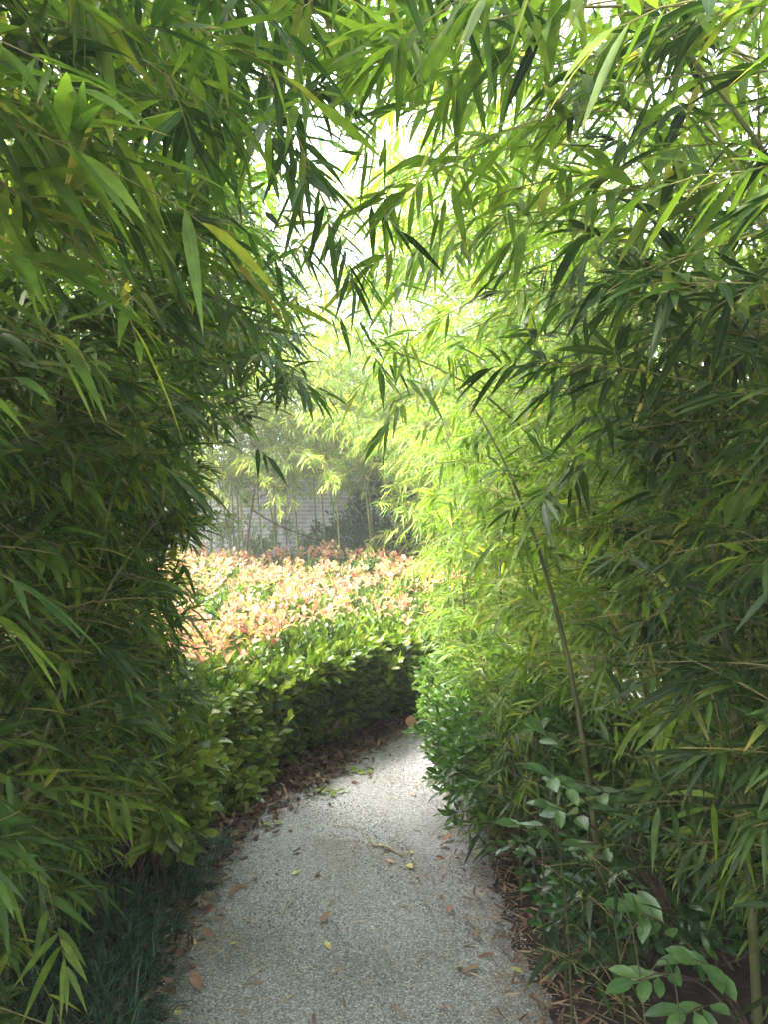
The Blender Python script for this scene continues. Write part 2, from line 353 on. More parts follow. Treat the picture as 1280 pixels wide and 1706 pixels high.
def bamboo(base, tip, label, group=None, leafmat='bamboo', culmmat='culm', r=.012, h0=.35, nb=2.3, blen=.75, size=1.0, hang=.35, bias=None, tint0=0,
           extra=(), carve=True, spacing=.062, cf=.62, seedshift=0, name='bamboo', node=.23, extra_twig=.05):
    B, Tp = np.array(base, float), np.array(tip, float)
    C = B + (Tp - B) * np.array([.12, .12, 0]) + np.array([0, 0, Tp[2] * cf * 1.15 + .25])
    u = np.linspace(0, 1, 60); pl = bez(B, C, Tp, u)
    seg = np.r_[0, np.cumsum(np.linalg.norm(np.diff(pl, axis=0), axis=1))]; tot = seg[-1]
    root = thing(name, B, label, 'bamboo', group)
    # culm with swollen nodes
    pts, rad = [], []
    s = 0.0
    nodes_s = []
    while s < tot:
        nodes_s.append(s); s += node * U(.85, 1.15)
    for s in nodes_s:
        for ds, f in ((0, 1.0), (.006, 1.22), (.014, 1.0), (.5 * node, .93)):
            if s + ds < tot: pts.append(s + ds); rad.append(f * r * (1 - .8 * (s / tot) ** 1.3))
    pts = np.array(sorted(pts)); pp = np.stack([np.interp(pts, seg, pl[:, k]) for k in range(3)], 1)
    mb = MB(); tube(mb, pp, rad, 8); mb.obj('culm', M[culmmat], root, B)
    # branches
    br, ln_ = [], []
    for j, s in enumerate(nodes_s):
        p = np.array([np.interp(s, seg, pl[:, k]) for k in range(3)])
        if p[2] < h0 or s > tot * .985: continue
        f = s / tot; prof = (.45 + .75 * math.sin(min(1, f * 1.15) * math.pi * .75 + .35)) * (1.0 - .35 * f)
        for b in range(int(nb) + (rng.random() < nb % 1)):
            a = U(0, 2 * math.pi) if bias is None or rng.random() < .4 else bias + rng.normal(0, .95)
            e = U(.05, .85); L = blen * prof * U(.55, 1.2)
            d = np.array([math.cos(a) * math.cos(e), math.sin(a) * math.cos(e), math.sin(e)])
            q = np.linspace(0, 1, 7)[:, None]
            line = p + d * L * q + np.array([0, 0, -1.0]) * (U(.15, .55) * L) * q ** 2 + np.cross(d, [0, 0, 1]) * (U(-.12, .12) * L) * q ** 2
            if carve:
                c = clear(line); 
                if c[0]: continue
                if c.any():
                    i = int(np.argmax(c)); 
                    if i < 2: continue
                    line = np.stack([np.interp(np.linspace(0, i - 1, 7), np.arange(7), line[:, k]) for k in range(3)], 1); L *= (i - 1) / 6
            br.append(line); ln_.append(L)
    ne = 0
    for e0, e1, sag in extra:
        e0, e1 = np.array(e0, float), np.array(e1, float); q = np.linspace(0, 1, 7)[:, None]
        line = e0 + (e1 - e0) * q + np.array([0, 0, 1.0]) * sag * 4 * q * (1 - q)
        br.append(line); ln_.append(float(np.linalg.norm(e1 - e0))); ne += 1
    fol = MB(); wood = fol
    if br:
        nbn = len(br) - ne
        parts = []
        if nbn: parts.append((twigs_on(br[:nbn], ln_[:nbn], spacing), carve))
        if ne: parts.append((twigs_on(br[nbn:], ln_[nbn:], extra_twig, .12), False))
        for (P, D, Lg), cv in parts:
            if cv:
                ok = ~clear(P + D * (Lg + .07)[:, None]) & ~clear(P + np.array([0, 0, -.07])) & (rng.random(len(P)) < keep(P + D * Lg[:, None]))
                P, D, Lg = P[ok], D[ok], Lg[ok]
            if len(P) == 0: continue
            leaf_fans(fol, P, D, Lg, size, hang, tint0)
            fol.mi = 1; e = P + D * Lg[:, None]; mid = (P + e) / 2; e2 = e - np.array([0, 0, 1.0]) * (.12 * Lg)[:, None]
            prisms(wood, np.stack([P, mid, e2], 1), .0011, .0007, 3); fol.mi = 0
        fol.mi = 1; prisms(wood, np.array(br), np.clip(np.array(ln_) * .0045, .0012, .0045), .001, 5)
        fol.obj('foliage', [M[leafmat], M['branch']], root, B)
    return root

# left thicket (dark): culms rooted among the mondo grass, arching over the path
LG = 'bamboos of the dark thicket beside the mondo grass'
LL = 'dark leafy bamboo crowded into the thicket beside the mondo grass'
for i, (x, y) in enumerate([(-1.15, 1.2), (-1.3, 1.65), (-1.1, 2.05), (-1.35, 2.4), (-1.1, 2.65), (-1.3, 2.95), (-1.15, 3.2), (-1.75, 1.4), (-1.8, 2.1), (-1.8, 2.8), (-1.6, 3.4), (-2.1, 3.4),
                            (-2.4, 1.8), (-2.4, 2.6), (-2.5, 3.4), (-1.45, .75), (-3.0, 2.2), (-3.0, 3.0), (-3.1, 3.9), (-2.2, 1.0), (-1.9, 3.9), (-2.6, 4.4), (-3.6, 2.7), (-3.6, 3.7), (-1.2, 1.85), (-1.25, 2.25), (-1.05, 2.9), (-1.45, 3.1), (-1.5, 2.0), (-1.55, 2.65), (-1.25, 1.45), (-1.7, 3.05), (-2.1, 2.5)]):
    bamboo((x + U(-.1, .1), y + U(-.1, .1), 0), (x + U(.35, 1.05), y + U(-.3, .4), (U(2.4, 3.5) if i < 24 else U(1.8, 2.4))), LL, LG, 'bamboo' if i % 4 == 1 else 'bamboo_shaded', 'culm_dark', r=U(.008, .013),
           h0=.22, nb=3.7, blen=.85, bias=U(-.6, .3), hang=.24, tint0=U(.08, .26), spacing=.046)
# right thicket
RG = 'bamboos of the tall thicket opposite the hedge'
RL = 'leafy bamboo in the tall thicket opposite the peach-tipped hedge'
for i, (x, y) in enumerate([(1.15, 1.5), (1.35, 2.1), (1.05, 2.7), (1.5, 2.9), (1.0, 3.3), (1.1, 3.8), (1.7, 3.8), (.95, 4.4), (1.4, 4.7), (1.1, 5.2), (2.0, 2.4), (2.1, 3.3), (2.2, 4.4), (1.45, 5.7),
                            (2.0, 5.5), (2.8, 3.8), (1.75, 1.3), (2.7, 5.2), (1.55, 1.75), (2.6, 2.6), (2.0, 1.7), (1.3, 2.45), (1.6, 3.35), (1.8, 4.9), (3.1, 4.6), (3.2, 3.0), (1.3, 1.0), (1.0, 6.0)]):
    bamboo((x + U(-.1, .1), y + U(-.1, .1), 0), (x - U(.25, .95), y + U(-.4, .4), U(2.4, 3.6)), RL, RG, 'bamboo_deep_shade' if y < 2.6 else 'bamboo', 'culm', r=U(.007, .012),
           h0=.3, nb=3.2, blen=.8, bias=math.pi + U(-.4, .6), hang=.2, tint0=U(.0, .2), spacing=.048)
# bamboos leaning right over the path, their tops meeting as a roof
AG = 'bamboos whose tops meet over the path'
AL = 'tall bamboo arching over the gravel path with its leafy top forming the roof'
for x, y, tx, ty, h in [(-1.4, 1.1, -.2, 1.2, 2.6), (-1.5, 1.5, .1, 1.6, 2.7), (-1.6, 1.9, -.2, 1.9, 2.75), (-1.5, 2.4, -.45, 2.2, 2.7), (-1.6, 2.9, -.6, 2.6, 2.8), (-1.3, .5, .1, .9, 2.6), (-1.4, .9, .25, 1.35, 3.0), (1.4, .9, -.25, 1.25, 2.9), (1.5, 1.4, -.15, 1.75, 3.1), (-1.5, 1.3, .2, 1.9, 3.2), (-1.4, 3.3, -.5, 3.0, 2.7), (-1.5, 3.7, -.6, 3.5, 2.6), (-1.4, .1, .1, .3, 2.8), (1.4, .2, -.1, .4, 2.8),
                        (1.5, 1.2, .2, 1.2, 2.6), (1.6, 1.7, .2, 1.8, 2.75), (1.7, 2.2, .2, 2.2, 2.75), (1.6, 2.7, .1, 2.8, 2.7), (1.7, 3.2, .15, 3.3, 2.8), (1.6, 3.5, .0, 3.6, 3.3), (1.5, 2.4, .0, 2.5, 3.2), (1.5, 4.2, .1, 4.2, 3.0), (1.6, .6, .1, .9, 2.7), (1.7, 3.9, .4, 3.9, 2.6), (1.6, 4.6, .5, 4.4, 2.5)]:
    bamboo((x, y, 0), (tx, ty, h), AL, AG, 'bamboo', 'culm', r=U(.009, .012), h0=1.5, nb=3.2, blen=.75, hang=.34, tint0=U(.05, .22), spacing=.05, cf=.8)
for x, y, tx, ty, h in [(-1.3, -.6, .2, -.4, 2.6), (1.4, -.5, -.2, -.2, 2.6), (-1.3, -1.3, .1, -1.1, 2.6), (1.3, -1.3, -.1, -1.0, 2.6), (-1.1, -2.0, .3, -2.0, 2.3), (1.1, -2.0, -.3, -2.0, 2.3), (-.2, -2.9, .1, -2.4, 2.4), (.8, -2.6, .5, -2.2, 2.4), (-.9, -2.7, -.6, -2.2, 2.4)]:
    bamboo((x, y, 0), (tx, ty, h), AL, AG, 'bamboo_shaded', 'culm', r=.011, h0=.5, nb=3.2, blen=.8, hang=.3, spacing=.06, cf=.8)
# bamboos one can pick out
bamboo((-1.15, .75, 0), (-.35, 1.0, 3.0), 'bamboo whose broad bright leaves fill the upper corner above the mondo grass', None, 'bamboo', 'culm', r=.012, h0=1.2, nb=2, blen=.6, size=1.15, bias=.2, tint0=.1,
       extra=[((-.95, .88, 2.05), (-.30, .95, 1.90), .05), ((-.9, .95, 2.25), (-.22, 1.05, 2.14), .06), ((-.95, .8, 1.75), (-.52, .92, 1.82), .03), ((-.8, 1.1, 2.4), (-.32, 1.2, 2.2), .05)])
bamboo((-1.3, 2.0, 0), (.0, 1.4, 2.75), 'bamboo arching from the dark thicket with long leaves hanging before the white sky gap', None, 'bamboo_shaded', 'culm_dark', r=.011, h0=1.0, nb=2, blen=.6, bias=-.2,
       extra=[((-.35, 1.35, 2.45), (-.10, 1.32, 2.02), .06), ((-.3, 1.6, 2.35), (-.12, 1.55, 2.12), .05), ((-.9, 2.2, 2.12), (-.30, 2.3, 1.93), .06), ((-1.0, 2.9, 2.25), (-.34, 3.0, 2.0), .06), ((-1.0, 3.4, 2.3), (-.40, 3.4, 2.08), .06), ((-1.1, 3.1, 2.0), (-.55, 3.2, 1.78), .05), ((-.7, 1.9, 2.2), (-.28, 1.8, 2.16), .04), ((-.55, 1.35, 2.6), (.02, 1.22, 2.36), .04), ((-.5, 1.6, 2.85), (.05, 1.5, 2.62), .05), ((-.6, 1.2, 2.45), (-.22, 1.15, 2.27), .04), ((-.7, 1.5, 2.5), (-.02, 1.45, 2.42), .05), ((-.7, 1.9, 2.75), (.0, 1.8, 2.6), .06), ((-.8, 2.2, 3.0), (-.1, 2.1, 2.85), .06), ((-1.2, 2.8, 2.65), (-.38, 2.7, 2.45), .06), ((-1.1, 2.4, 2.45), (-.36, 2.3, 2.27), .06), ((-1.2, 3.3, 2.45), (-.45, 3.3, 2.25), .06), ((-.6, 1.05, 2.2), (-.28, 1.1, 2.1), .03), ((-.7, 1.7, 2.5), (-.12, 1.6, 2.36), .05), ((-.8, 2.0, 2.6), (-.24, 2.0, 2.42), .06), ((-.9, 2.6, 2.95), (-.26, 2.5, 2.75), .06), ((-1.0, 3.0, 2.7), (-.4, 3.0, 2.55), .05)])
bamboo((1.35, 1.55, 0), (.15, 1.5, 2.75), 'bamboo with a fan of broad upright leaves high above the camellia sprigs', None, 'bamboo', 'culm', r=.012, h0=1.3, nb=2, blen=.6, size=1.1, bias=math.pi, tint0=.08,
       extra=[((.9, 1.65, 2.42), (.36, 1.42, 2.33), .05), ((.6, 1.8, 2.55), (.05, 1.72, 2.36), .05), ((.8, 1.5, 2.05), (.46, 1.5, 2.12), .04), ((.5, 1.5, 2.6), (.15, 1.45, 2.35), .03), ((.55, 1.2, 2.45), (.05, 1.2, 2.25), .04), ((.4, 1.9, 2.8), (-.12, 1.85, 2.62), .05), ((.4, 1.35, 2.2), (.10, 1.4, 2.12), .03), ((.7, 1.6, 2.7), (-.05, 1.6, 2.5), .05), ((.7, 2.0, 2.9), (-.1, 2.0, 2.78), .06), ((.4, 1.3, 2.35), (-.16, 1.35, 2.2), .05), ((.4, 1.7, 2.6), (-.2, 1.7, 2.45), .05), ((.5, 2.2, 2.8), (-.2, 2.1, 2.62), .06), ((.8, 2.3, 3.1), (.0, 2.3, 2.95), .06), ((.5, 1.25, 2.5), (-.08, 1.3, 2.38), .04)])
bamboo((1.15, 3.1, 0), (-.05, 2.9, 2.12), 'thin bamboo leaning far over with its bare culm slanting across the bright leaves', None, 'bamboo', 'culm', r=.011, h0=1.0, nb=2, blen=.5, bias=math.pi, cf=.7, tint0=.12,
       extra=[((.5, 2.6, 2.25), (.0, 2.5, 1.98), .06), ((.35, 2.9, 2.05), (.05, 2.75, 1.86), .05), ((.7, 3.2, 2.35), (-.02, 3.15, 2.0), .07), ((.8, 3.8, 2.4), (.05, 3.7, 2.15), .07), ((.9, 3.0, 2.75), (.06, 3.0, 2.45), .07), ((.9, 2.6, 2.55), (.06, 2.5, 2.3), .06), ((.8, 3.4, 3.05), (.10, 3.3, 2.75), .06), ((.6, 2.4, 2.4), (.10, 2.2, 2.18), .05), ((.9, 3.6, 2.9), (.02, 3.6, 2.6), .07)])
bamboo((1.4, 2.4, 0), (.1, 2.4, 3.0), 'pale lime bamboo reaching across just beside the white sky gap', None, 'bamboo', 'culm', r=.011, h0=1.4, nb=2.5, blen=.6, bias=math.pi, tint0=.2, cf=.8, hang=.3,
       extra=[((.5, 1.8, 2.35), (-.02, 1.7, 2.2), .04), ((.6, 2.2, 2.62), (.0, 2.2, 2.42), .05), ((.6, 2.3, 2.38), (.02, 2.2, 2.24), .05), ((.7, 2.1, 2.9), (-.05, 2.1, 2.62), .05), ((.5, 1.6, 2.2), (.06, 1.7, 2.1), .04)])
bamboo((1.5, 3.4, 0), (.1, 3.4, 3.3), 'lime bamboo with a drooping top beyond the white sky gap', None, 'bamboo', 'culm', r=.011, h0=1.4, nb=2.5, blen=.6, bias=math.pi, tint0=.25, cf=.8, hang=.3,
       extra=[((.8, 3.0, 2.95), (.0, 3.0, 2.78), .06), ((.8, 3.1, 2.62), (.02, 3.0, 2.42), .06), ((1, 4, 3.45), (-.02, 4, 3.2), .07), ((1, 4, 2.98), (-.05, 4, 2.72), .07), ((.9, 3.6, 3.3), (.0, 3.5, 3.0), .06), ((.8, 3.2, 2.5), (.0, 3.1, 2.25), .06), ((1, 3.8, 3.6), (-.05, 3.8, 3.4), .06), ((1, 4.4, 3.2), (.05, 4.3, 2.85), .07)])
bamboo((1.75, 1.95, 0), (.42, 1.75, 2.45), 'bamboo bent over with a brown speckled culm crossing the yellow-green leaves', None, 'bamboo', 'culm', r=.012, h0=1.2, nb=2.3, blen=.6, bias=math.pi, cf=.75, tint0=.15)
bamboo((.72, 2.5, 0), (.28, 3.0, 2.0), 'bamboo with a bare slanting culm rising behind the camellia sprigs', None, 'bamboo_shaded', 'culm_dark', r=.012, h0=1.0, nb=1.6, blen=.5, bias=math.pi, cf=.5)
bamboo((.95, 1.95, 0), (.62, 2.1, 2.4), 'bamboo with a straight smooth culm nearest the path edge below the tall thicket', None, 'bamboo_deep_shade', 'culm_dark', r=.0135, h0=.7, nb=1.6, blen=.5, bias=math.pi, cf=.5)
bamboo((-.98, 1.85, 0), (-.62, 2.35, 1.55), 'young bamboo with a slanting culm and low leaf fans over the mondo grass', None, 'bamboo', 'culm', r=.009, h0=.2, nb=2, blen=.45, bias=-.2, tint0=.08, cf=.5,
       extra=[((-.95, 1.85, .55), (-.78, 1.75, .45), .03), ((-.92, 1.9, .8), (-.66, 2.1, .72), .03), ((-1.0, 1.75, .3), (-.82, 1.7, .2), .04)])
# bamboos beyond the clearing, in the light
FG = 'sunlit bamboos beyond the hedge'
FL = 'sunlit feathery bamboo beyond the hedge'
for i, (x, y, h) in enumerate([(-.4, 9.9, 3.6), (.4, 10.2, 4.0), (1.1, 9.6, 4.4), (1.8, 9.9, 4.8), (2.6, 9.2, 5.0), (-1.4, 11.3, 4.0), (-2.2, 11.4, 4.5), (3.4, 8.8, 5.2), (.3, 11.0, 4.2), (-3.0, 11.2, 4.8), (2.2, 8.6, 4.6),
                               (-.9, 10.6, 3.5), (-1.9, 10.2, 3.7), (-2.7, 10.4, 4.2), (-3.6, 10.0, 4.8), (-4.4, 9.4, 5), (.9, 11.2, 4.6), (-4.9, 10.5, 5.2), (1.6, 8.3, 3.6), (-5.4, 7.6, 2.8), (-5.6, 6.4, 2.8), (-5.2, 5.2, 2.6), (-3.1, 9.6, 3.0), (-2.3, 9.8, 2.8), (-1.5, 9.7, 2.7), (-.7, 9.6, 2.6), (-.1, 9.3, 2.8), (.9, 8.7, 3.0), (-1.2, 10.9, 4.2), (-2.4, 10.8, 4.3), (-.2, 10.8, 4.2), (.6, 9.4, 3.4), (1.3, 10.6, 4.6), (-.55, 9.75, 2.3), (-1.3, 9.9, 2.3), (-.1, 9.6, 2.2), (-1.9, 9.9, 2.5), (-2.7, 9.8, 2.5), (-1.0, 9.3, 2.9), (-1.7, 9.5, 3.0), (-2.4, 9.4, 3.1), (-.5, 9.2, 3.0), (-1.4, 10.2, 3.3)]):
    lo = 1.75 if -3.4 < x < 0 else .7
    bamboo((x, y, 0), (x - U(.1, .7), y - U(.5, 1.2), h + (2.1 if -2 < x < 2 and h > 3.2 else .7)), FL, FG, 'bamboo_sunlit', 'culm', r=.013, h0=lo, nb=4.6, blen=1.25, hang=.42, tint0=.36, carve=False, node=.26, spacing=.07)
for x, y, tx, ty, h in [(1.5, 7.3, -.3, 7.2, 2.2), (1.7, 7.9, -.8, 7.7, 2.5), (1.4, 6.7, .2, 6.6, 2.1)]:
    bamboo((x, y, 0), (tx, ty, h), 'sunlit bamboo bowing across from the tall thicket above the far part of the hedge', 'bamboos bowing over the far part of the hedge', 'bamboo_sunlit', 'culm', r=.010, h0=1.45, nb=4, blen=.6, hang=.5, tint0=.22, carve=False, cf=.75)
bamboo((.55, 8.9, 0), (.1, 8.3, 2.5), 'bamboo with cream-yellow narrow leaves above the far end of the hedge', None, 'bamboo_pale', 'culm', r=.008, h0=.9, nb=3, blen=.6, carve=False, tint0=.1)
bamboo((.75, 6.35, 0), (.25, 6.0, 1.5), 'small pale bamboo with lime-yellow leaf sprays at the bend of the path', None, 'bamboo_pale', 'culm', r=.006, h0=.5, nb=2.5, blen=.4, carve=False, tint0=-.1)

# ------------------------------------------------------------------ shrubs
def shoots(mb_leaf, mb_wood, P, D, n, size, wr, shape='oval', tint0=.4, tints=.2, spread=1.0, step=.016, up=.2, droop=(.0, .25)):
    """leafy shoots: leaves set spirally round each shoot, closing towards its tip"""
    P, D = np.asarray(P, float), unit(D); m = len(P)
    if m == 0: return
    cnt = rng.integers(n[0], n[1] + 1, m); idx = np.repeat(np.arange(m), cnt)
    k = np.concatenate([np.arange(c) for c in cnt]); f = k / np.maximum(cnt[idx] - 1, 1); q = len(idx)
    d = D[idx]; a = k * 2.4 + U(0, 6.28, m)[idx]
    ref = np.where(np.abs(d[:, 2:3]) > .9, np.array([1.0, 0, 0]), np.array([0, 0, 1.0]))
    X = unit(np.cross(d, ref)); Y = np.cross(d, X)
    rad = X * np.cos(a)[:, None] + Y * np.sin(a)[:, None]
    open_ = (1.15 - .75 * f + U(-.2, .2, q)) * spread
    dd = unit(d * np.cos(open_)[:, None] + rad * np.sin(open_)[:, None] + np.array([0, 0, up]))
    N = unit(d - rad * .15 + np.array([0, 0, .6]) + rng.normal(0, .2, (q, 3)))
    L = size * U(.75, 1.2, q) * (1 - .25 * f)
    pos = P[idx] + d * (step * (k - cnt[idx]))[:, None]
    tint = np.clip(rng.normal(tint0, tints, q) + .18 * f, 0, 1)
    leaves(mb_leaf, pos, dd, N, L, L * wr * U(.85, 1.15, q), U(droop[0], droop[1], q), U(.1, .45, q), tint, shape, U(-.4, .4, q))
    if mb_wood is not None:
        ln_ = step * (cnt + 3); prisms(mb_wood, np.stack([P - D * ln_[:, None], P], 1), .0022, .0012, 4)

def htop(x, y):
    H = np.interp(y, [3, 4, 5.8, 7.5, 10], [.66, .74, .72, .84, 1.0]) + .05 * np.sin(3.1 * x + 1.7 * y) + .035 * np.sin(7.3 * x - 4.1 * y)
    d = y - hedge_front(x)
    return H * (.62 + .38 * np.clip(d / .35, 0, 1) ** .6)

hedge = thing('hedge', (-.9, 6.5, 0), 'broad clipped hedge with peach and pink young leaves over glossy green ones', 'hedge')
HO = np.array([-.9, 6.5, 0])
gl, yl, wd = MB(), MB(), MB()
n = 7500; x = U(-3.6, 2.2, n); y = U(3.2, 9.6, n); ok = (y > hedge_front(x) + .02) & (x > -.6 * y + .6); x, y = x[ok], y[ok]; n = len(x)
z = htop(x, y) - rng.exponential(.05, n)
shoots(gl, wd, np.stack([x, y, z], 1), np.stack([rng.normal(0, .4, n), rng.normal(-.15, .4, n), np.ones(n)], 1), (6, 10), .080, .40, tint0=.5)
n = 3400; x = U(-3.6, 2.2, n); y = U(3.2, 9.6, n); ok = (y > hedge_front(x) + .12) & (x > -.6 * y + .6); x, y = x[ok], y[ok]
pr = np.clip((y - hedge_front(x)) / 1.3, .08, 1) * (.35 + .65 * (np.sin(2.3 * x + 1.1 * y + .6) * np.sin(1.7 * y - 2.1 * x) > -.5)); ok = rng.random(len(x)) < pr; x, y = x[ok], y[ok]; n = len(x)
shoots(yl, wd, np.stack([x, y, htop(x, y) + U(-.02, .12, n)], 1), np.stack([rng.normal(0, .2, n), rng.normal(0, .2, n), np.ones(n)], 1), (3, 6), .082, .54, tint0=.42, tints=.27, spread=1.15, step=.018, up=.1)
# front face
n = 6000; x = U(-1.45, 1.2, n); zz = U(0, 1, n); f = hedge_front(x); H = htop(x, f + .12)
sl = np.gradient(HF[:, 1], HF[:, 0]); dx = np.interp(x, HF[:, 0], sl); nx, ny = dx, -np.ones(n); nl = np.hypot(nx, ny); nx, ny = nx / nl, ny / nl
z = .07 + zz * (H - .05); inset = .09 * (1 - zz) ** 1.5 + U(-.13, .15, n) - .09 * np.sin(5.2 * x + 4 * z) - .05 * np.sin(13 * x - 9 * z)
P = np.stack([x - nx * inset, f - ny * inset, z], 1)
shoots(gl, wd, P, np.stack([nx * 1.0 + rng.normal(0, .3, n), ny * 1.0 + rng.normal(0, .3, n), U(.1, 1.1, n)], 1), (4, 9), .112, .37, tint0=.66, tints=.25, step=.018)
k = rng.random(n) < .012; k2 = rng.choice(n, 70, False); shoots(gl, wd, P[k2] + np.stack([nx[k2] * U(.08, .2, 70), ny[k2] * U(.08, .2, 70), U(.03, .12, 70)], 1), np.stack([nx[k2] + rng.normal(0, .4, 70), ny[k2], U(.3, 1.2, 70)], 1), (7, 11), .095, .38, tint0=.7, step=.024)
shoots(yl, None, P[k] + np.stack([nx[k] * .05, ny[k] * .05, np.full(k.sum(), .03)], 1), np.stack([nx[k], ny[k], np.full(k.sum(), 1.3)], 1), (2, 4), .05, .42, tint0=.35, spread=.7)
# stems
n = 220; x = U(-1.5, 1.3, n); f = hedge_front(x); y = f + .16 + rng.exponential(.25, n); a = np.stack([x, y, np.zeros(n)], 1)
b = a + np.stack([rng.normal(0, .14, n), -U(0, .3, n), U(.3, .62, n)], 1); c = (a + b) / 2 + rng.normal(0, .03, (n, 3))
prisms(wd, np.stack([a, c, b], 1), U(.003, .008, n), .002, 5)
gl.obj('foliage', M['hedge'], hedge, HO); yl.obj('young_foliage', M['young'], hedge, HO); wd.obj('stems', M['wood'], hedge, HO)

def bush(name, label, c, rad, h, nshoot, leafmat, size, wr, n=(5, 9), tint0=.4, bias=(0, 0, .4), stems=60, low=.12, spread=1.0, group=None, shape='oval', cut=None, cat='shrub'):
    c = np.array([c[0], c[1], 0.0]); root = thing(name, c, label, cat, group); f, w = MB(), MB()
    v = unit(rng.normal(0, 1, (nshoot, 3))); v[:, 2] = np.abs(v[:, 2]) * 1.0 - .35
    v = unit(v); r = U(.55, 1.0, nshoot) ** .6 * (1 + .14 * np.sin(5 * v[:, 0] + 3 * v[:, 2]) + .1 * np.sin(9 * v[:, 1]))
    zc = h * .52; P = c + np.stack([v[:, 0] * rad[0] * r, v[:, 1] * rad[1] * r, zc + v[:, 2] * (h - zc) * r * np.where(v[:, 2] < 0, 1.6, 1)], 1)
    D = v + np.array(bias) + rng.normal(0, .3, (nshoot, 3)); ok = P[:, 2] > low
    if cut is not None: ok &= cut(P)
    shoots(f, w, P[ok], D[ok], n, size, wr, shape, tint0=tint0, spread=spread)
    b = P[ok][rng.integers(0, ok.sum(), stems)]; a = c + np.stack([rng.normal(0, rad[0] * .3, stems), rng.normal(0, rad[1] * .3, stems), np.zeros(stems)], 1)
    mid = (a + b) / 2 + rng.normal(0, .04, (stems, 3)) + np.array([0, 0, .04]); prisms(w, np.stack([a, mid, b], 1), U(.003, .007, stems), .0015, 5)
    f.obj('foliage', M[leafmat], root, c); w.obj('stems', M['wood'], root, c)
    return root

bush('shrub', 'low shrub with broad bright leaves where the hedge meets the mondo grass', (-1.0, 3.18), (.36, .34), .74, 260, 'hedge', .11, .40, tint0=.72, bias=(.3, -.3, .3))
bush('privet', 'bushy bright green privet leaning into the path at its bend', (.70, 4.75), (.46, .80), .78, 1000, 'privet', .075, .32, tint0=.5, bias=(-.5, -.3, .3))
bush('privet', 'low dark privet spreading along the gravel edge under the tall thicket', (.82, 3.7), (.58, .75), .74, 1000, 'privet', .072, .33, tint0=.25, bias=(-.5, -.4, .2))
bush('shrub', 'low dark shrub at the path edge in front of the tall thicket', (1.05, 2.65), (.56, .58), .52, 380, 'glossy', .07, .36, tint0=.3, bias=(-.4, -.4, .2))
bush('shrub', 'dark glossy evergreen shrub between the hedge and the grey wall', (.1, 9.9), (.95, .7), 1.95, 1700, 'glossy', .085, .42, tint0=.35, bias=(0, -.3, .3))
bush('shrub', 'loose pale green shrub with a few peach leaves before the grey wall', (-1.35, 10.6), (.8, .5), 1.45, 380, 'privet', .07, .36, tint0=.7, bias=(0, -.2, .4), stems=40)
bush('shrub', 'airy pale green shrub among the slim saplings by the grey wall', (-2.4, 10.9), (.9, .4), 1.7, 420, 'privet', .06, .3, tint0=.8, bias=(0, -.2, .4), stems=40)
bush('shrub', 'pink-tipped shrub glimpsed through the lower part of the tall thicket', (3.5, 7.0), (.6, .5), .95, 300, 'young', .06, .42, tint0=.3)

for x, y, tx, h in [(.78, 5.5, .22, 1.75), (.9, 5.9, .30, 1.9), (.62, 5.15, .16, 1.6), (.95, 6.4, .36, 2.0)]:
    bamboo((x, y, 0), (tx, y - .2, h), 'slight lime bamboo stooping leafily towards the hedge at the bend of the path', 'stooping bamboos at the bend of the path', 'bamboo', 'culm', r=.006, h0=.5, nb=3.2, blen=.42, size=.85, hang=.25, tint0=.2, bias=math.pi, carve=False, spacing=.05)
SG = 'short young bamboos along the gravel edge'
for i in range(22):
    y = 1.65 + i * .185; x = .51 + U(.0, .17)
    bamboo((x, y, 0), (x - U(.0, .22), y + U(-.2, .1), U(.5, 1.05)), 'short young bamboo with small leaf fans at the gravel edge below the tall thicket', SG, 'bamboo_deep_shade' if y < 3.3 else 'bamboo', 'culm_dark', r=U(.003, .005), h0=.06, nb=2.4, blen=.32,
           size=.85, bias=math.pi + U(-.8, .8), hang=.2, tint0=U(-.1, .1), node=.11, spacing=.05)
CG = 'upright thin culms where the path bends'
for x, y, h in [(.55, 5.05, 2.1), (.70, 4.55, 2.3), (.82, 5.2, 2.4), (.64, 5.55, 2.2), (.92, 4.2, 2.3), (1.0, 4.8, 2.5)]:
    bamboo((x, y, 0), (x - U(.05, .25), y, h), 'thin upright dark bamboo culm showing among lime leaves where the path bends', CG, 'bamboo', 'culm_dark', r=.009, h0=1.05 if y < 5 else .55, nb=2.4, blen=.5, hang=.2, tint0=.15, bias=math.pi)
if 0: bush('shrub', 'low leafy dark shrub hiding the soil nearest the viewer along the path edge', (.94, 1.95), (.44, .46), .50, 420, 'glossy', .07, .34, tint0=.2, bias=(-.4, -.3, .2), low=.04)
for x, y in [(2.5, 1.2), (2.7, 2.2), (2.9, 3.2), (2.9, 4.3), (2.1, 4.9), (2.6, 5.6)]:  # added screen: keeps side light and bright ground out of the thicket
    bush('shrub', 'tall dark evergreen shrub added as a screen behind the tall thicket', (x, y), (.55, .75), 1.9 + U(-.2, .2), 620, 'glossy', .10, .42, tint0=.3, group='screening evergreens added behind the tall thicket', stems=30)
for x, y in [(-.95, -3.3), (.95, -3.3), (0, -4.3)]:  # added out of view to cut the skylight from behind the camera
    bush('shrub', 'unseen dark evergreen shrub added behind the viewer to block skylight', (x, y), (.7, .6), 2.3, 500, 'glossy', .11, .42, tint0=.3, group='unseen evergreens added behind the viewer', stems=30)
for x, y in [(-3.1, 1.3), (-3.2, 2.3), (-3.3, 3.2)]:  # added to stop light coming in from the far left side
    bush('shrub', 'tall dark evergreen shrub added behind the dark thicket to block light', (x, y), (.55, .75), 1.7 + U(-.2, .2), 620, 'glossy', .10, .42, tint0=.3, group='light-blocking evergreens added behind the dark thicket', stems=30)
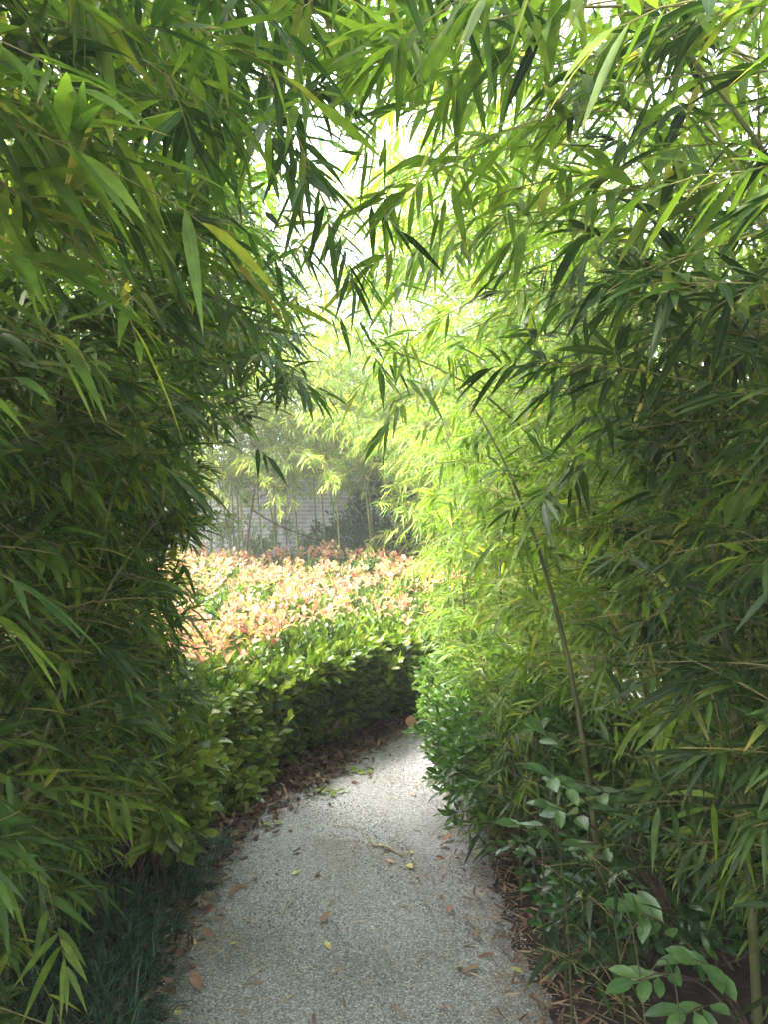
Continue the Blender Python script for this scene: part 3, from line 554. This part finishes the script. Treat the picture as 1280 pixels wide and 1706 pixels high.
# camellia sprigs in front of the dark thicket
def camellia(label, base, ends, size):
    root = thing('camellia', base, label, 'camellia'); B = np.array(base, float); f, w = MB(), MB()
    for e in ends:
        e = np.array(e, float); q = np.linspace(0, 1, 8)[:, None]; line = B + (e - B) * q + np.array([0, 0, .10]) * 4 * q * (1 - q) * U(.5, 1)
        prisms(w, line[None], .004, .0015, 6)
        d = unit(line[-1] - line[-3]); k = 7; s = unit(np.cross(d, [0, 0, 1.0])); j = np.arange(k)
        pos = line[-1] - d * (.017 * (k - 1 - j))[:, None]; sg = np.where(j % 2, 1, -1)[:, None]
        dd = unit(d * U(.3, .9, k)[:, None] + s * sg * U(.5, 1, k)[:, None] + np.stack([np.zeros(k), np.zeros(k), U(-.35, .35, k)], 1)); dd[-1] = d
        N = np.stack([U(-.5, .3, k), U(-.9, -.1, k), np.ones(k)], 1)
        L = size * U(.75, 1.2, k); leaves(f, pos, dd, N, L, L * U(.36, .46, k), U(.05, .3, k), U(.15, .4, k), U(.45, 1, k), 'oval')
    f.obj('foliage', M['camellia'], root, B); w.obj('stems', M['wood'], root, B)
camellia('camellia sprig with grey-green shiny leaves standing out from the dark thicket', (.85, 2.25, .30), [(.40, 1.95, .84), (.43, 2.0, .74), (.50, 2.0, .80), (.58, 2.02, .72), (.36, 2.05, .67), (.52, 2.05, .62), (.44, 2.1, .90)], .075)
camellia('low camellia sprig with broad green leaves close to the ground in the dark', (.95, 1.95, .12), [(.58, 1.78, .42), (.68, 1.74, .37), (.72, 1.8, .46), (.80, 1.7, .30), (.62, 1.9, .52)], .085)

# ------------------------------------------------------------------ trees beyond
def tree(base, h, label, nl=2600, spread=1.6, low=.35, leafmat='tree', size=.12, group=None, name='tree', r=.07, cat='tree'):
    B = np.array(base, float); root = thing(name, B, label, cat, group); t, f = MB(), MB()
    z = np.linspace(0, 1, 9); pts = B + np.stack([.12 * np.sin(3 * z + B[0]), .1 * np.sin(2 * z + B[1]), z * h * .92], 1)
    tube(t, pts, r * (1 - .85 * z), 9)
    ends = []
    for k in range(26):
        s = U(low, .95); p = np.array([np.interp(s, z, pts[:, i]) for i in range(3)]); a = U(0, 6.28); L = spread * U(.5, 1) * (1.15 - .7 * s)
        d = np.array([math.cos(a), math.sin(a), U(.1, .8)]); e = p + d * L
        q = np.linspace(0, 1, 5)[:, None]; line = p + (e - p) * q - np.array([0, 0, 1]) * .15 * L * q * q
        prisms(t, line[None], r * .35 * (1 - .6 * s), .004, 5); ends.append(line[1:])
    E = np.concatenate(ends); k = rng.integers(0, len(E), nl // 8)
    C = E[k] + rng.normal(0, .16 * spread, (len(k), 3)); C = np.repeat(C, 8, 0); n = len(C)
    P = C + rng.normal(0, .09, (n, 3)); D = rng.normal(0, 1, (n, 3)) + np.array([0, 0, -.4])
    leaves(f, P, D, np.stack([rng.normal(0, .6, n), rng.normal(0, .6, n), np.ones(n)], 1), size * U(.7, 1.2, n), size * .42 * U(.8, 1.2, n), U(0, .3, n), .2, np.clip(rng.normal(.5, .22, n), 0, 1), 'small')
    t.obj('trunk', M['bark'], root, B); f.obj('crown', M[leafmat], root, B)
    return root
TG = 'trees behind the grey wall'
for x, y, h in [(-6.5, 13.5, 6.0), (-4.2, 14.5, 5.4), (3.6, 12.5, 6.5), (6.0, 11, 6.5), (-7.5, 9, 6), (6.5, 7, 5.5), (1.8, 13.6, 5.2), (-.6, 15.5, 4.8), (-8.6, 6, 5), (5.2, 4, 5)]:
    tree((x, y, 0), h, 'leafy light green tree standing behind the bamboo and the grey wall', 9000, 2.3, .15, size=.15, group=TG, r=.10)
tree((-2.55, 9.9, 0), 2.6, 'thin sapling with a straight brown trunk and sparse leaves before the grey wall', 260, .5, .5, size=.09, name='sapling', r=.035, cat='sapling')
sp_ = tree((-1.75, 10.3, 0), 2.9, 'crooked thin sapling forking in front of the grey wall', 300, .6, .5, size=.09, name='sapling', r=.028, cat='sapling')
w = MB(); q = np.linspace(0, 1, 12); cx = np.stack([-1.85 + 1.95 * q, 9.8 + 0 * q, 1.75 - .95 * q ** .6 + .25 * q ** 3], 1); prisms(w, cx[None], .011, .005, 6); w.obj('bent_branch', M['wood'], sp_, sp_.location)
tree((-2.15, 10.7, 0), 2.4, 'short slim sapling standing between two taller saplings by the wall', 220, .45, .5, size=.08, name='sapling', r=.022, cat='sapling')

# ------------------------------------------------------------------ wall
w = MB()
def box(mb, a, b):
    (x0, y0, z0), (x1, y1, z1) = a, b
    mb.add([(x0, y0, z0), (x1, y0, z0), (x1, y1, z0), (x0, y1, z0), (x0, y0, z1), (x1, y0, z1), (x1, y1, z1), (x0, y1, z1)],
           [(0, 3, 2, 1), (4, 5, 6, 7), (0, 1, 5, 4), (1, 2, 6, 5), (2, 3, 7, 6), (3, 0, 4, 7)])
wall = thing('brick_wall', (-1.5, 12, 0), 'grey brick garden wall with pale mortar behind the saplings', 'wall')
box(w, (-8, 11.9, -.1), (4.5, 12.14, 2.15)); w.obj('brickwork', M['brick'], wall, (-1.5, 12, 0), False)
w = MB(); box(w, (-8.02, 11.86, 2.151), (4.52, 12.18, 2.23)); w.obj('coping', plain('coping_stone', [(.3, (.25, .25, .25)), (.7, (.38, .38, .37))], 8, .85, .4), wall, (-1.5, 12, 0), False)

# ------------------------------------------------------------------ ground, path
g = MB()
xs = np.concatenate([np.linspace(-60, -4, 12), np.linspace(-3.9, 3.9, 100), np.linspace(4, 60, 12)]); ys = np.concatenate([np.linspace(-60, -2.6, 10), np.linspace(-2.5, 9, 140), np.linspace(9.2, 80, 14)])
X, Y = np.meshgrid(xs, ys); dd = np.abs(X - path_x(Y))
Z = np.clip((dd - .55) * .12, 0, .05) + np.where(dd > .6, .012 * np.sin(9 * X + 2 * Y) * np.sin(7 * Y), 0) - .012
nx_, ny_ = len(xs), len(ys); ii = np.arange(nx_ * ny_).reshape(ny_, nx_)
g.add(np.stack([X, Y, Z], -1), np.stack([ii[:-1, :-1], ii[:-1, 1:], ii[1:, 1:], ii[1:, :-1]], -1))
structure(g.obj('ground', M['soil']))
pm = MB(); yy = np.linspace(-2.5, 7.58, 220)
s = np.r_[0, np.cumsum(np.linalg.norm(np.diff(PATH, axis=0), axis=1))]; NS = 640; ss = np.linspace(0, s[-1], NS)
# smoothed centre line
cxy = np.stack([np.interp(ss, s, PATH[:, k]) for k in (0, 1)], 1)
for _ in range(260): cxy[1:-1] = (cxy[:-2] + cxy[1:-1] * 2 + cxy[2:]) / 4
tg = np.gradient(cxy, axis=0); tg /= np.linalg.norm(tg, axis=1, keepdims=True); nr = np.stack([-tg[:, 1], tg[:, 0]], 1)
cols = np.linspace(-1, 1, 15); V = []
for c in cols:
    hw = (.57 if c < 0 else .60) + .03 * np.sin(ss * 5.1 + (2 if c > 0 else 0)) + .015 * np.sin(ss * 13) + .014 * np.sin(ss * 31 + c) + .012 * np.sin(ss * 57)
    p = cxy - nr * (c * hw)[:, None]; V.append(np.concatenate([p, (.012 + .012 * (1 - c * c) - .02 * (abs(c) > .99) + .003 * np.sin(ss * 6 + 5 * c))[:, None]], 1))
V = np.array(V); ii = np.arange(15 * NS).reshape(15, NS)
pm.add(V, np.stack([ii[:-1, :-1], ii[1:, :-1], ii[1:, 1:], ii[:-1, 1:]], -1)); structure(pm.obj('path', M['gravel']))

def on_path(n, y0=1.7, y1=6.2, edge=1.0):
    y = U(y0, y1, n); c = U(-1, 1, n) * edge; i = np.searchsorted(cxy[:, 1], y); i = np.clip(i, 0, NS - 1)
    return np.stack([cxy[i, 0] - nr[i, 0] * c * .56, y, .013 + .012 * (1 - c * c)], 1)
# loose stones of the gravel
st = MB(); n = 16000; P = on_path(n, 1.6, 5.6, 1.14); sz = U(.0018, .0050, n)
oc = np.array([(1, 0, 0), (0, 1, 0), (-1, 0, 0), (0, -1, 0), (0, 0, 1), (0, 0, -1)], float)
V = P[:, None] + (oc[None] * U(.6, 1.25, (n, 6, 1)) + rng.normal(0, .15, (n, 6, 3))) * sz[:, None, None] * np.array([1, 1, .7])
tf = np.array([(0, 1, 4), (1, 2, 4), (2, 3, 4), (3, 0, 4), (1, 0, 5), (2, 1, 5), (3, 2, 5), (0, 3, 5)])
A = np.zeros_like(V); A[..., 2] = rng.random(n)[:, None]
st.add(V, None, tf[None] + (np.arange(n) * 6)[:, None, None], A); tag(st.obj('gravel', M['stone'], smooth=False), 'loose grey stones lying on the gravel path', 'gravel', kind='stuff')
# leaf litter along both edges
lt = MB(); n = 4200; y = U(2.2, 6.6, n); x = hedge_front(np.zeros(1))[0] * 0 + np.interp(y, HF[:, 1], HF[:, 0]) + rng.normal(.10, .13, n)
m = y < 3.5; x[m] = -.74 + rng.normal(0, .05, m.sum()); ok = rng.random(n) < np.interp(y, [2.2, 3.3, 3.6, 7], [.08, .25, 1, 1]); x, y = x[ok], y[ok]
n2 = 600; y2 = U(1.6, 5, n2); x2 = path_x(y2) + .60 + rng.normal(.09, .09, n2); ok2 = rng.random(n2) < np.interp(y2, [1.6, 3, 5], [.5, 1, .8]); x, y = np.r_[x, x2[ok2]], np.r_[y, y2[ok2]]; n = len(x)
a = U(0, 6.28, n); el = rng.normal(0, .35, n); L = U(.028, .06, n)
L[-len(x2[ok2]):] *= .7
leaves(lt, np.stack([x, y, np.full(n, .022) + U(0, .028, n) + np.abs(np.sin(el)) * .01], 1), np.stack([np.cos(a), np.sin(a), np.sin(el)], 1), rng.normal(0, .35, (n, 3)) + np.array([0, 0, 1]), L, L * U(.3, .5, n), 0, U(-.2, .8, n), rng.random(n), 'oval', U(-.8, .8, n), curl=U(-.5, .5, n))
n = 1500; y = U(1.6, 5.0, n); sd_ = np.where(rng.random(n) < .72, 1, -1); x = path_x(y) + sd_ * (.60 + rng.normal(.06, .12, n)); k = rng.random(n) < .05; x[k] = path_x(y[k]) + U(-.5, .5, k.sum())
k = (sd_ < 0) & (y > 3.6); x[k] += .12; a = U(0, 6.28, n); L = U(.04, .085, n)
leaves(lt, np.stack([x, y, .026 + U(0, .02, n)], 1), np.stack([np.cos(a), np.sin(a), rng.normal(0, .12, n)], 1), rng.normal(0, .3, (n, 3)) + np.array([0, 0, 1]), L, L * U(.10, .16, n), 0, U(-.1, .5, n), np.clip(rng.normal(.86, .16, n), .3, 1), 'lance', U(-.6, .6, n), curl=U(-.2, .3, n))
tag(lt.obj('leaf_litter', M['litter']), 'brown dry leaves lying along the edges of the gravel path', 'leaf litter', kind='stuff')
# straw bits
sb = MB(); n = 1800; P = on_path(n, 1.7, 5.2, 1.18); ok = rng.random(n) < .25 + .75 * (np.abs(P[:, 0] - path_x(P[:, 1])) > .4); P = P[ok]; n = len(P); a = U(0, 6.28, n); L = U(.012, .06, n)
d = np.stack([np.cos(a) * L, np.sin(a) * L, 0 * L], 1); P[:, 2] += .004; prisms(sb, np.stack([P, P + d * .5 + np.array([0, 0, .003]), P + d], 1), U(.0008, .0018, n), .0006, 3)
tag(sb.obj('straw_debris', M['straw']), 'fine bits of dry straw strewn over the gravel', 'straw', kind='stuff')
# mondo grass
gr = MB(); nt_ = 520; tx = U(-2.3, -.66, nt_); ty = U(1.0, 3.5, nt_); ok = tx < -.70 + .05 * np.sin(4 * ty) ; tx, ty = tx[ok], ty[ok]; nt_ = len(tx)
k = 34; x = np.repeat(tx, k) + rng.normal(0, .025, nt_ * k); y = np.repeat(ty, k) + rng.normal(0, .025, nt_ * k); n = len(x); a = U(0, 6.28, n); e = U(.6, 1.4, n)
leaves(gr, np.stack([x, y, np.full(n, .02)], 1), np.stack([np.cos(a) * np.cos(e) + .18, np.sin(a) * np.cos(e) - .1, np.sin(e)], 1), np.stack([-np.cos(a), -np.sin(a), np.ones(n)], 1),
       U(.13, .28, n), .0042, U(.35, .95, n), .15, rng.random(n), 'blade')
tag(gr.obj('mondo_grass', M['grass']), 'dark green mondo grass arching over the edge of the gravel', 'grass', kind='stuff')

# ------------------------------------------------------------------ single fallen leaves and twigs
def px(px_, py_, up=0.0):
    d = 1.5 * 1289 / (py_ - 853.0); return ((px_ - 640) / 1289 * d, d, .026 + up)
LM = {}
def fallen(kind, var):
    if (kind, var) not in LM:
        mb = MB(); L = {'brown': .055, 'yellow': .06, 'green': .06, 'pink': .05}[kind] * (.8 + .25 * var)
        leaves(mb, [(-L / 2, 0, .004)], [(1, 0, .05)], [(0, .12, 1)], L, L * (.62 - .09 * var), 0, .35 if kind == 'brown' else .2, .25 + .25 * var, 'oval', .5 - .3 * var, curl=[-.28 if kind == 'brown' else .1])
        LM[(kind, var)] = mb.mesh('fallen_leaf', M['fallen_' + kind])
    return LM[(kind, var)]
def drop(kind, p, label, group, var=0, s=1.0, rz=None):
    o = bpy.data.objects.new('fallen_leaf', fallen(kind, var)); o.location = p; o.rotation_euler = (U(-.15, .15), U(-.15, .15), U(0, 6.28) if rz is None else rz); o.scale = (s,) * 3
    COL.objects.link(o); return tag(o, label, 'leaf', group)
BRG = 'brown leaves dropped on the gravel'; BRL = 'curled brown leaf dropped on the gravel path'
for k, (a, b) in enumerate([(492, 1431), (424, 1470), (348, 1537), (370, 1531), (345, 1570), (541, 1545), (793, 1572), (750, 1530), (575, 1275), (740, 1420), (735, 1443), (745, 1410), (530, 1470), (345, 1480), (390, 1500), (720, 1315), (660, 1235), (400, 1420)]):
    drop('brown', px(a, b), BRL, BRG, k % 3, U(.75, 1.1))
drop('brown', px(325, 1656), 'largest curled brown leaf on the gravel beside the mondo grass', None, 2, 1.15)
YG = 'small yellow leaves dropped on the gravel'; YL = 'small yellow leaf lying flat on the gravel path'
for k, (a, b) in enumerate([(686, 1431), (684, 1454), (493, 1465), (766, 1625), (366, 1472), (320, 1580), (296, 1700), (862, 1630), (545, 1588), (390, 1585)]):
    drop('yellow', px(a, b), YL, YG, k % 3, U(.5, .8))
for k, (a, b) in enumerate([(694, 1316), (688, 1332), (650, 1445), (742, 1694), (735, 1300)]):
    drop('pink', px(a, b), 'faded pink leaf lying on the gravel path', 'faded pink leaves dropped on the gravel', k % 3, U(.7, 1))
def sprig(base, n, label, size=.07):
    root = thing('leaf_sprig', base, label, 'sprig'); B = np.array(base); f, w = MB(), MB(); a0 = U(0, 6.28)
    line = B + np.stack([np.linspace(0, .13, 6) * math.cos(a0), np.linspace(0, .13, 6) * math.sin(a0), np.full(6, .006)], 1); prisms(w, line[None], .002, .001, 4)
    j = np.arange(n); P = line[np.clip(j, 0, 5)]; a = a0 + np.where(j % 2, 1, -1) * U(.4, 1.0, n)
    leaves(f, P, np.stack([np.cos(a), np.sin(a), U(0, .3, n)], 1), np.stack([U(-.2, .2, n), U(-.2, .2, n), np.ones(n)], 1), size * U(.8, 1.1, n), size * .42, .1, .25, rng.random(n), 'oval')
    f.obj('foliage', M['fallen_green'], root, B); w.obj('stem', M['wood'], root, B)
sprig(px(618, 1298), 5, 'fallen sprig of green leaves lying in the middle of the gravel path')
sprig(px(520, 1325), 6, 'fallen sprig of green leaves on the gravel near the hedge')
sprig(px(470, 1384), 3, 'small fallen sprig beside the leaf litter at the near end of the hedge', .06)
# one peach leaf caught on the privet tip
mb = MB(); p = np.array([.17, 4.95, .12]); leaves(mb, [p], [(.1, -.25, 1)], [(0, -1, .1)], .085, .07, 0, .15, .5, 'oval', curl=[.1]); pl_ = mb.obj('peach_leaf', M['young'], None, tuple(p)); tag(pl_, 'single round peach leaf at the tip of the privet by the path bend', 'leaf')
# twigs
def twig(pts, r, label, group=None):
    pts = np.array(pts, float); mb = MB(); q = np.linspace(0, 1, 8); t = np.linspace(0, 1, len(pts)); line = np.stack([np.interp(q, t, pts[:, k]) for k in range(3)], 1)
    tube(mb, line, r * (1 - .4 * q), 6); o = mb.obj('twig', M['straw'], None, tuple(pts[0])); return tag(o, label, 'twig', group)
twig([px(620, 1418, .002), px(645, 1423, .010), px(672, 1436, .004)], .0055, 'stout straw-coloured bamboo twig lying across the middle of the path')
twig([px(620, 1420, .014), px(612, 1412, .02)], .003, 'short broken stub beside the stout bamboo twig')
TWG = 'thin dry twigs on the gravel'; TWL = 'thin straight dry twig lying on the gravel path'
for a, b, c, d in [(465, 1540, 492, 1500), (340, 1588, 372, 1602), (730, 1480, 752, 1440), (785, 1635, 815, 1655), (585, 1490, 592, 1505), (470, 1685, 492, 1668), (680, 1530, 690, 1516), (555, 1385, 610, 1392), (690, 1470, 715, 1476), (640, 1590, 655, 1622), (420, 1640, 436, 1625), (720, 1400, 742, 1372)]:
    twig([px(a, b, .002), px((a + c) / 2 + 2, (b + d) / 2, .006), px(c, d, .002)], U(.0016, .0028), TWL, TWG)

# ------------------------------------------------------------------ lens glare
w = MB(); box(w, (-62, -62, -1.2), (62, 82, 9)); hz = w.obj('veil', None, None, (0, 0, 0), False); hz['kind'] = 'stuff'  # thin volume added to imitate milky glare in the lens
m, nt, nn, ln = nodes('glare_veil'); pv = nn('ShaderNodeVolumePrincipled'); pv.inputs['Density'].default_value = .008; pv.inputs['Color'].default_value = (.95, .97, 1, 1); pv.inputs['Anisotropy'].default_value = .4
o = nn('ShaderNodeOutputMaterial'); ln(pv.outputs[0], o.inputs['Volume']); hz.data.materials.clear(); hz.data.materials.append(m)
tag(hz, 'pale bright haze standing in for the milky lens glare', 'veil', kind='stuff')

# ------------------------------------------------------------------ camera, light
cam = bpy.data.objects.new('camera', bpy.data.cameras.new('camera')); COL.objects.link(cam)
cam.location = (0, 0, 1.5); cam.rotation_euler = (R(90), 0, 0); cam.data.sensor_fit = 'VERTICAL'; cam.data.angle = 2 * math.atan(853 / 1289.0)
cam.data.clip_start = .05; cam.data.clip_end = 500; sc.camera = cam
SUN_EL, SUN_AZ = 50, -102     # azimuth measured from +Y towards +X
wld = bpy.data.worlds.new('World'); sc.world = wld; wld.use_nodes = True; nt = wld.node_tree
bg = nt.nodes['Background']; sky = nt.nodes.new('ShaderNodeTexSky'); sky.sky_type = 'NISHITA'; sky.sun_disc = False
sky.sun_elevation = R(SUN_EL); sky.sun_rotation = R(SUN_AZ); sky.dust_density = 4; sky.air_density = 1.0; sky.ozone_density = .6
hs = nt.nodes.new('ShaderNodeHueSaturation'); hs.inputs['Saturation'].default_value = .35; nt.links.new(sky.outputs[0], hs.inputs['Color']); nt.links.new(hs.outputs[0], bg.inputs[0]); bg.inputs[1].default_value = .15
sl_ = bpy.data.lights.new('sun', 'SUN'); sl_.energy = 1.75; sl_.angle = R(20); sl_.color = (1, .96, .88)
so = bpy.data.objects.new('sun', sl_); COL.objects.link(so)
dv = Vector((math.sin(R(SUN_AZ)) * math.cos(R(SUN_EL)), math.cos(R(SUN_AZ)) * math.cos(R(SUN_EL)), math.sin(R(SUN_EL))))
so.rotation_euler = dv.to_track_quat('Z', 'Y').to_euler(); so.location = (0, 0, 9)
sc.view_settings.view_transform = 'Standard'; sc.view_settings.look = 'None'; sc.view_settings.gamma = 1; sc.view_settings.exposure = 3.7
sc.cycles.max_bounces = 8; sc.cycles.diffuse_bounces = 3; sc.cycles.transmission_bounces = 5; sc.cycles.glossy_bounces = 3
sc.cycles.use_denoising = True
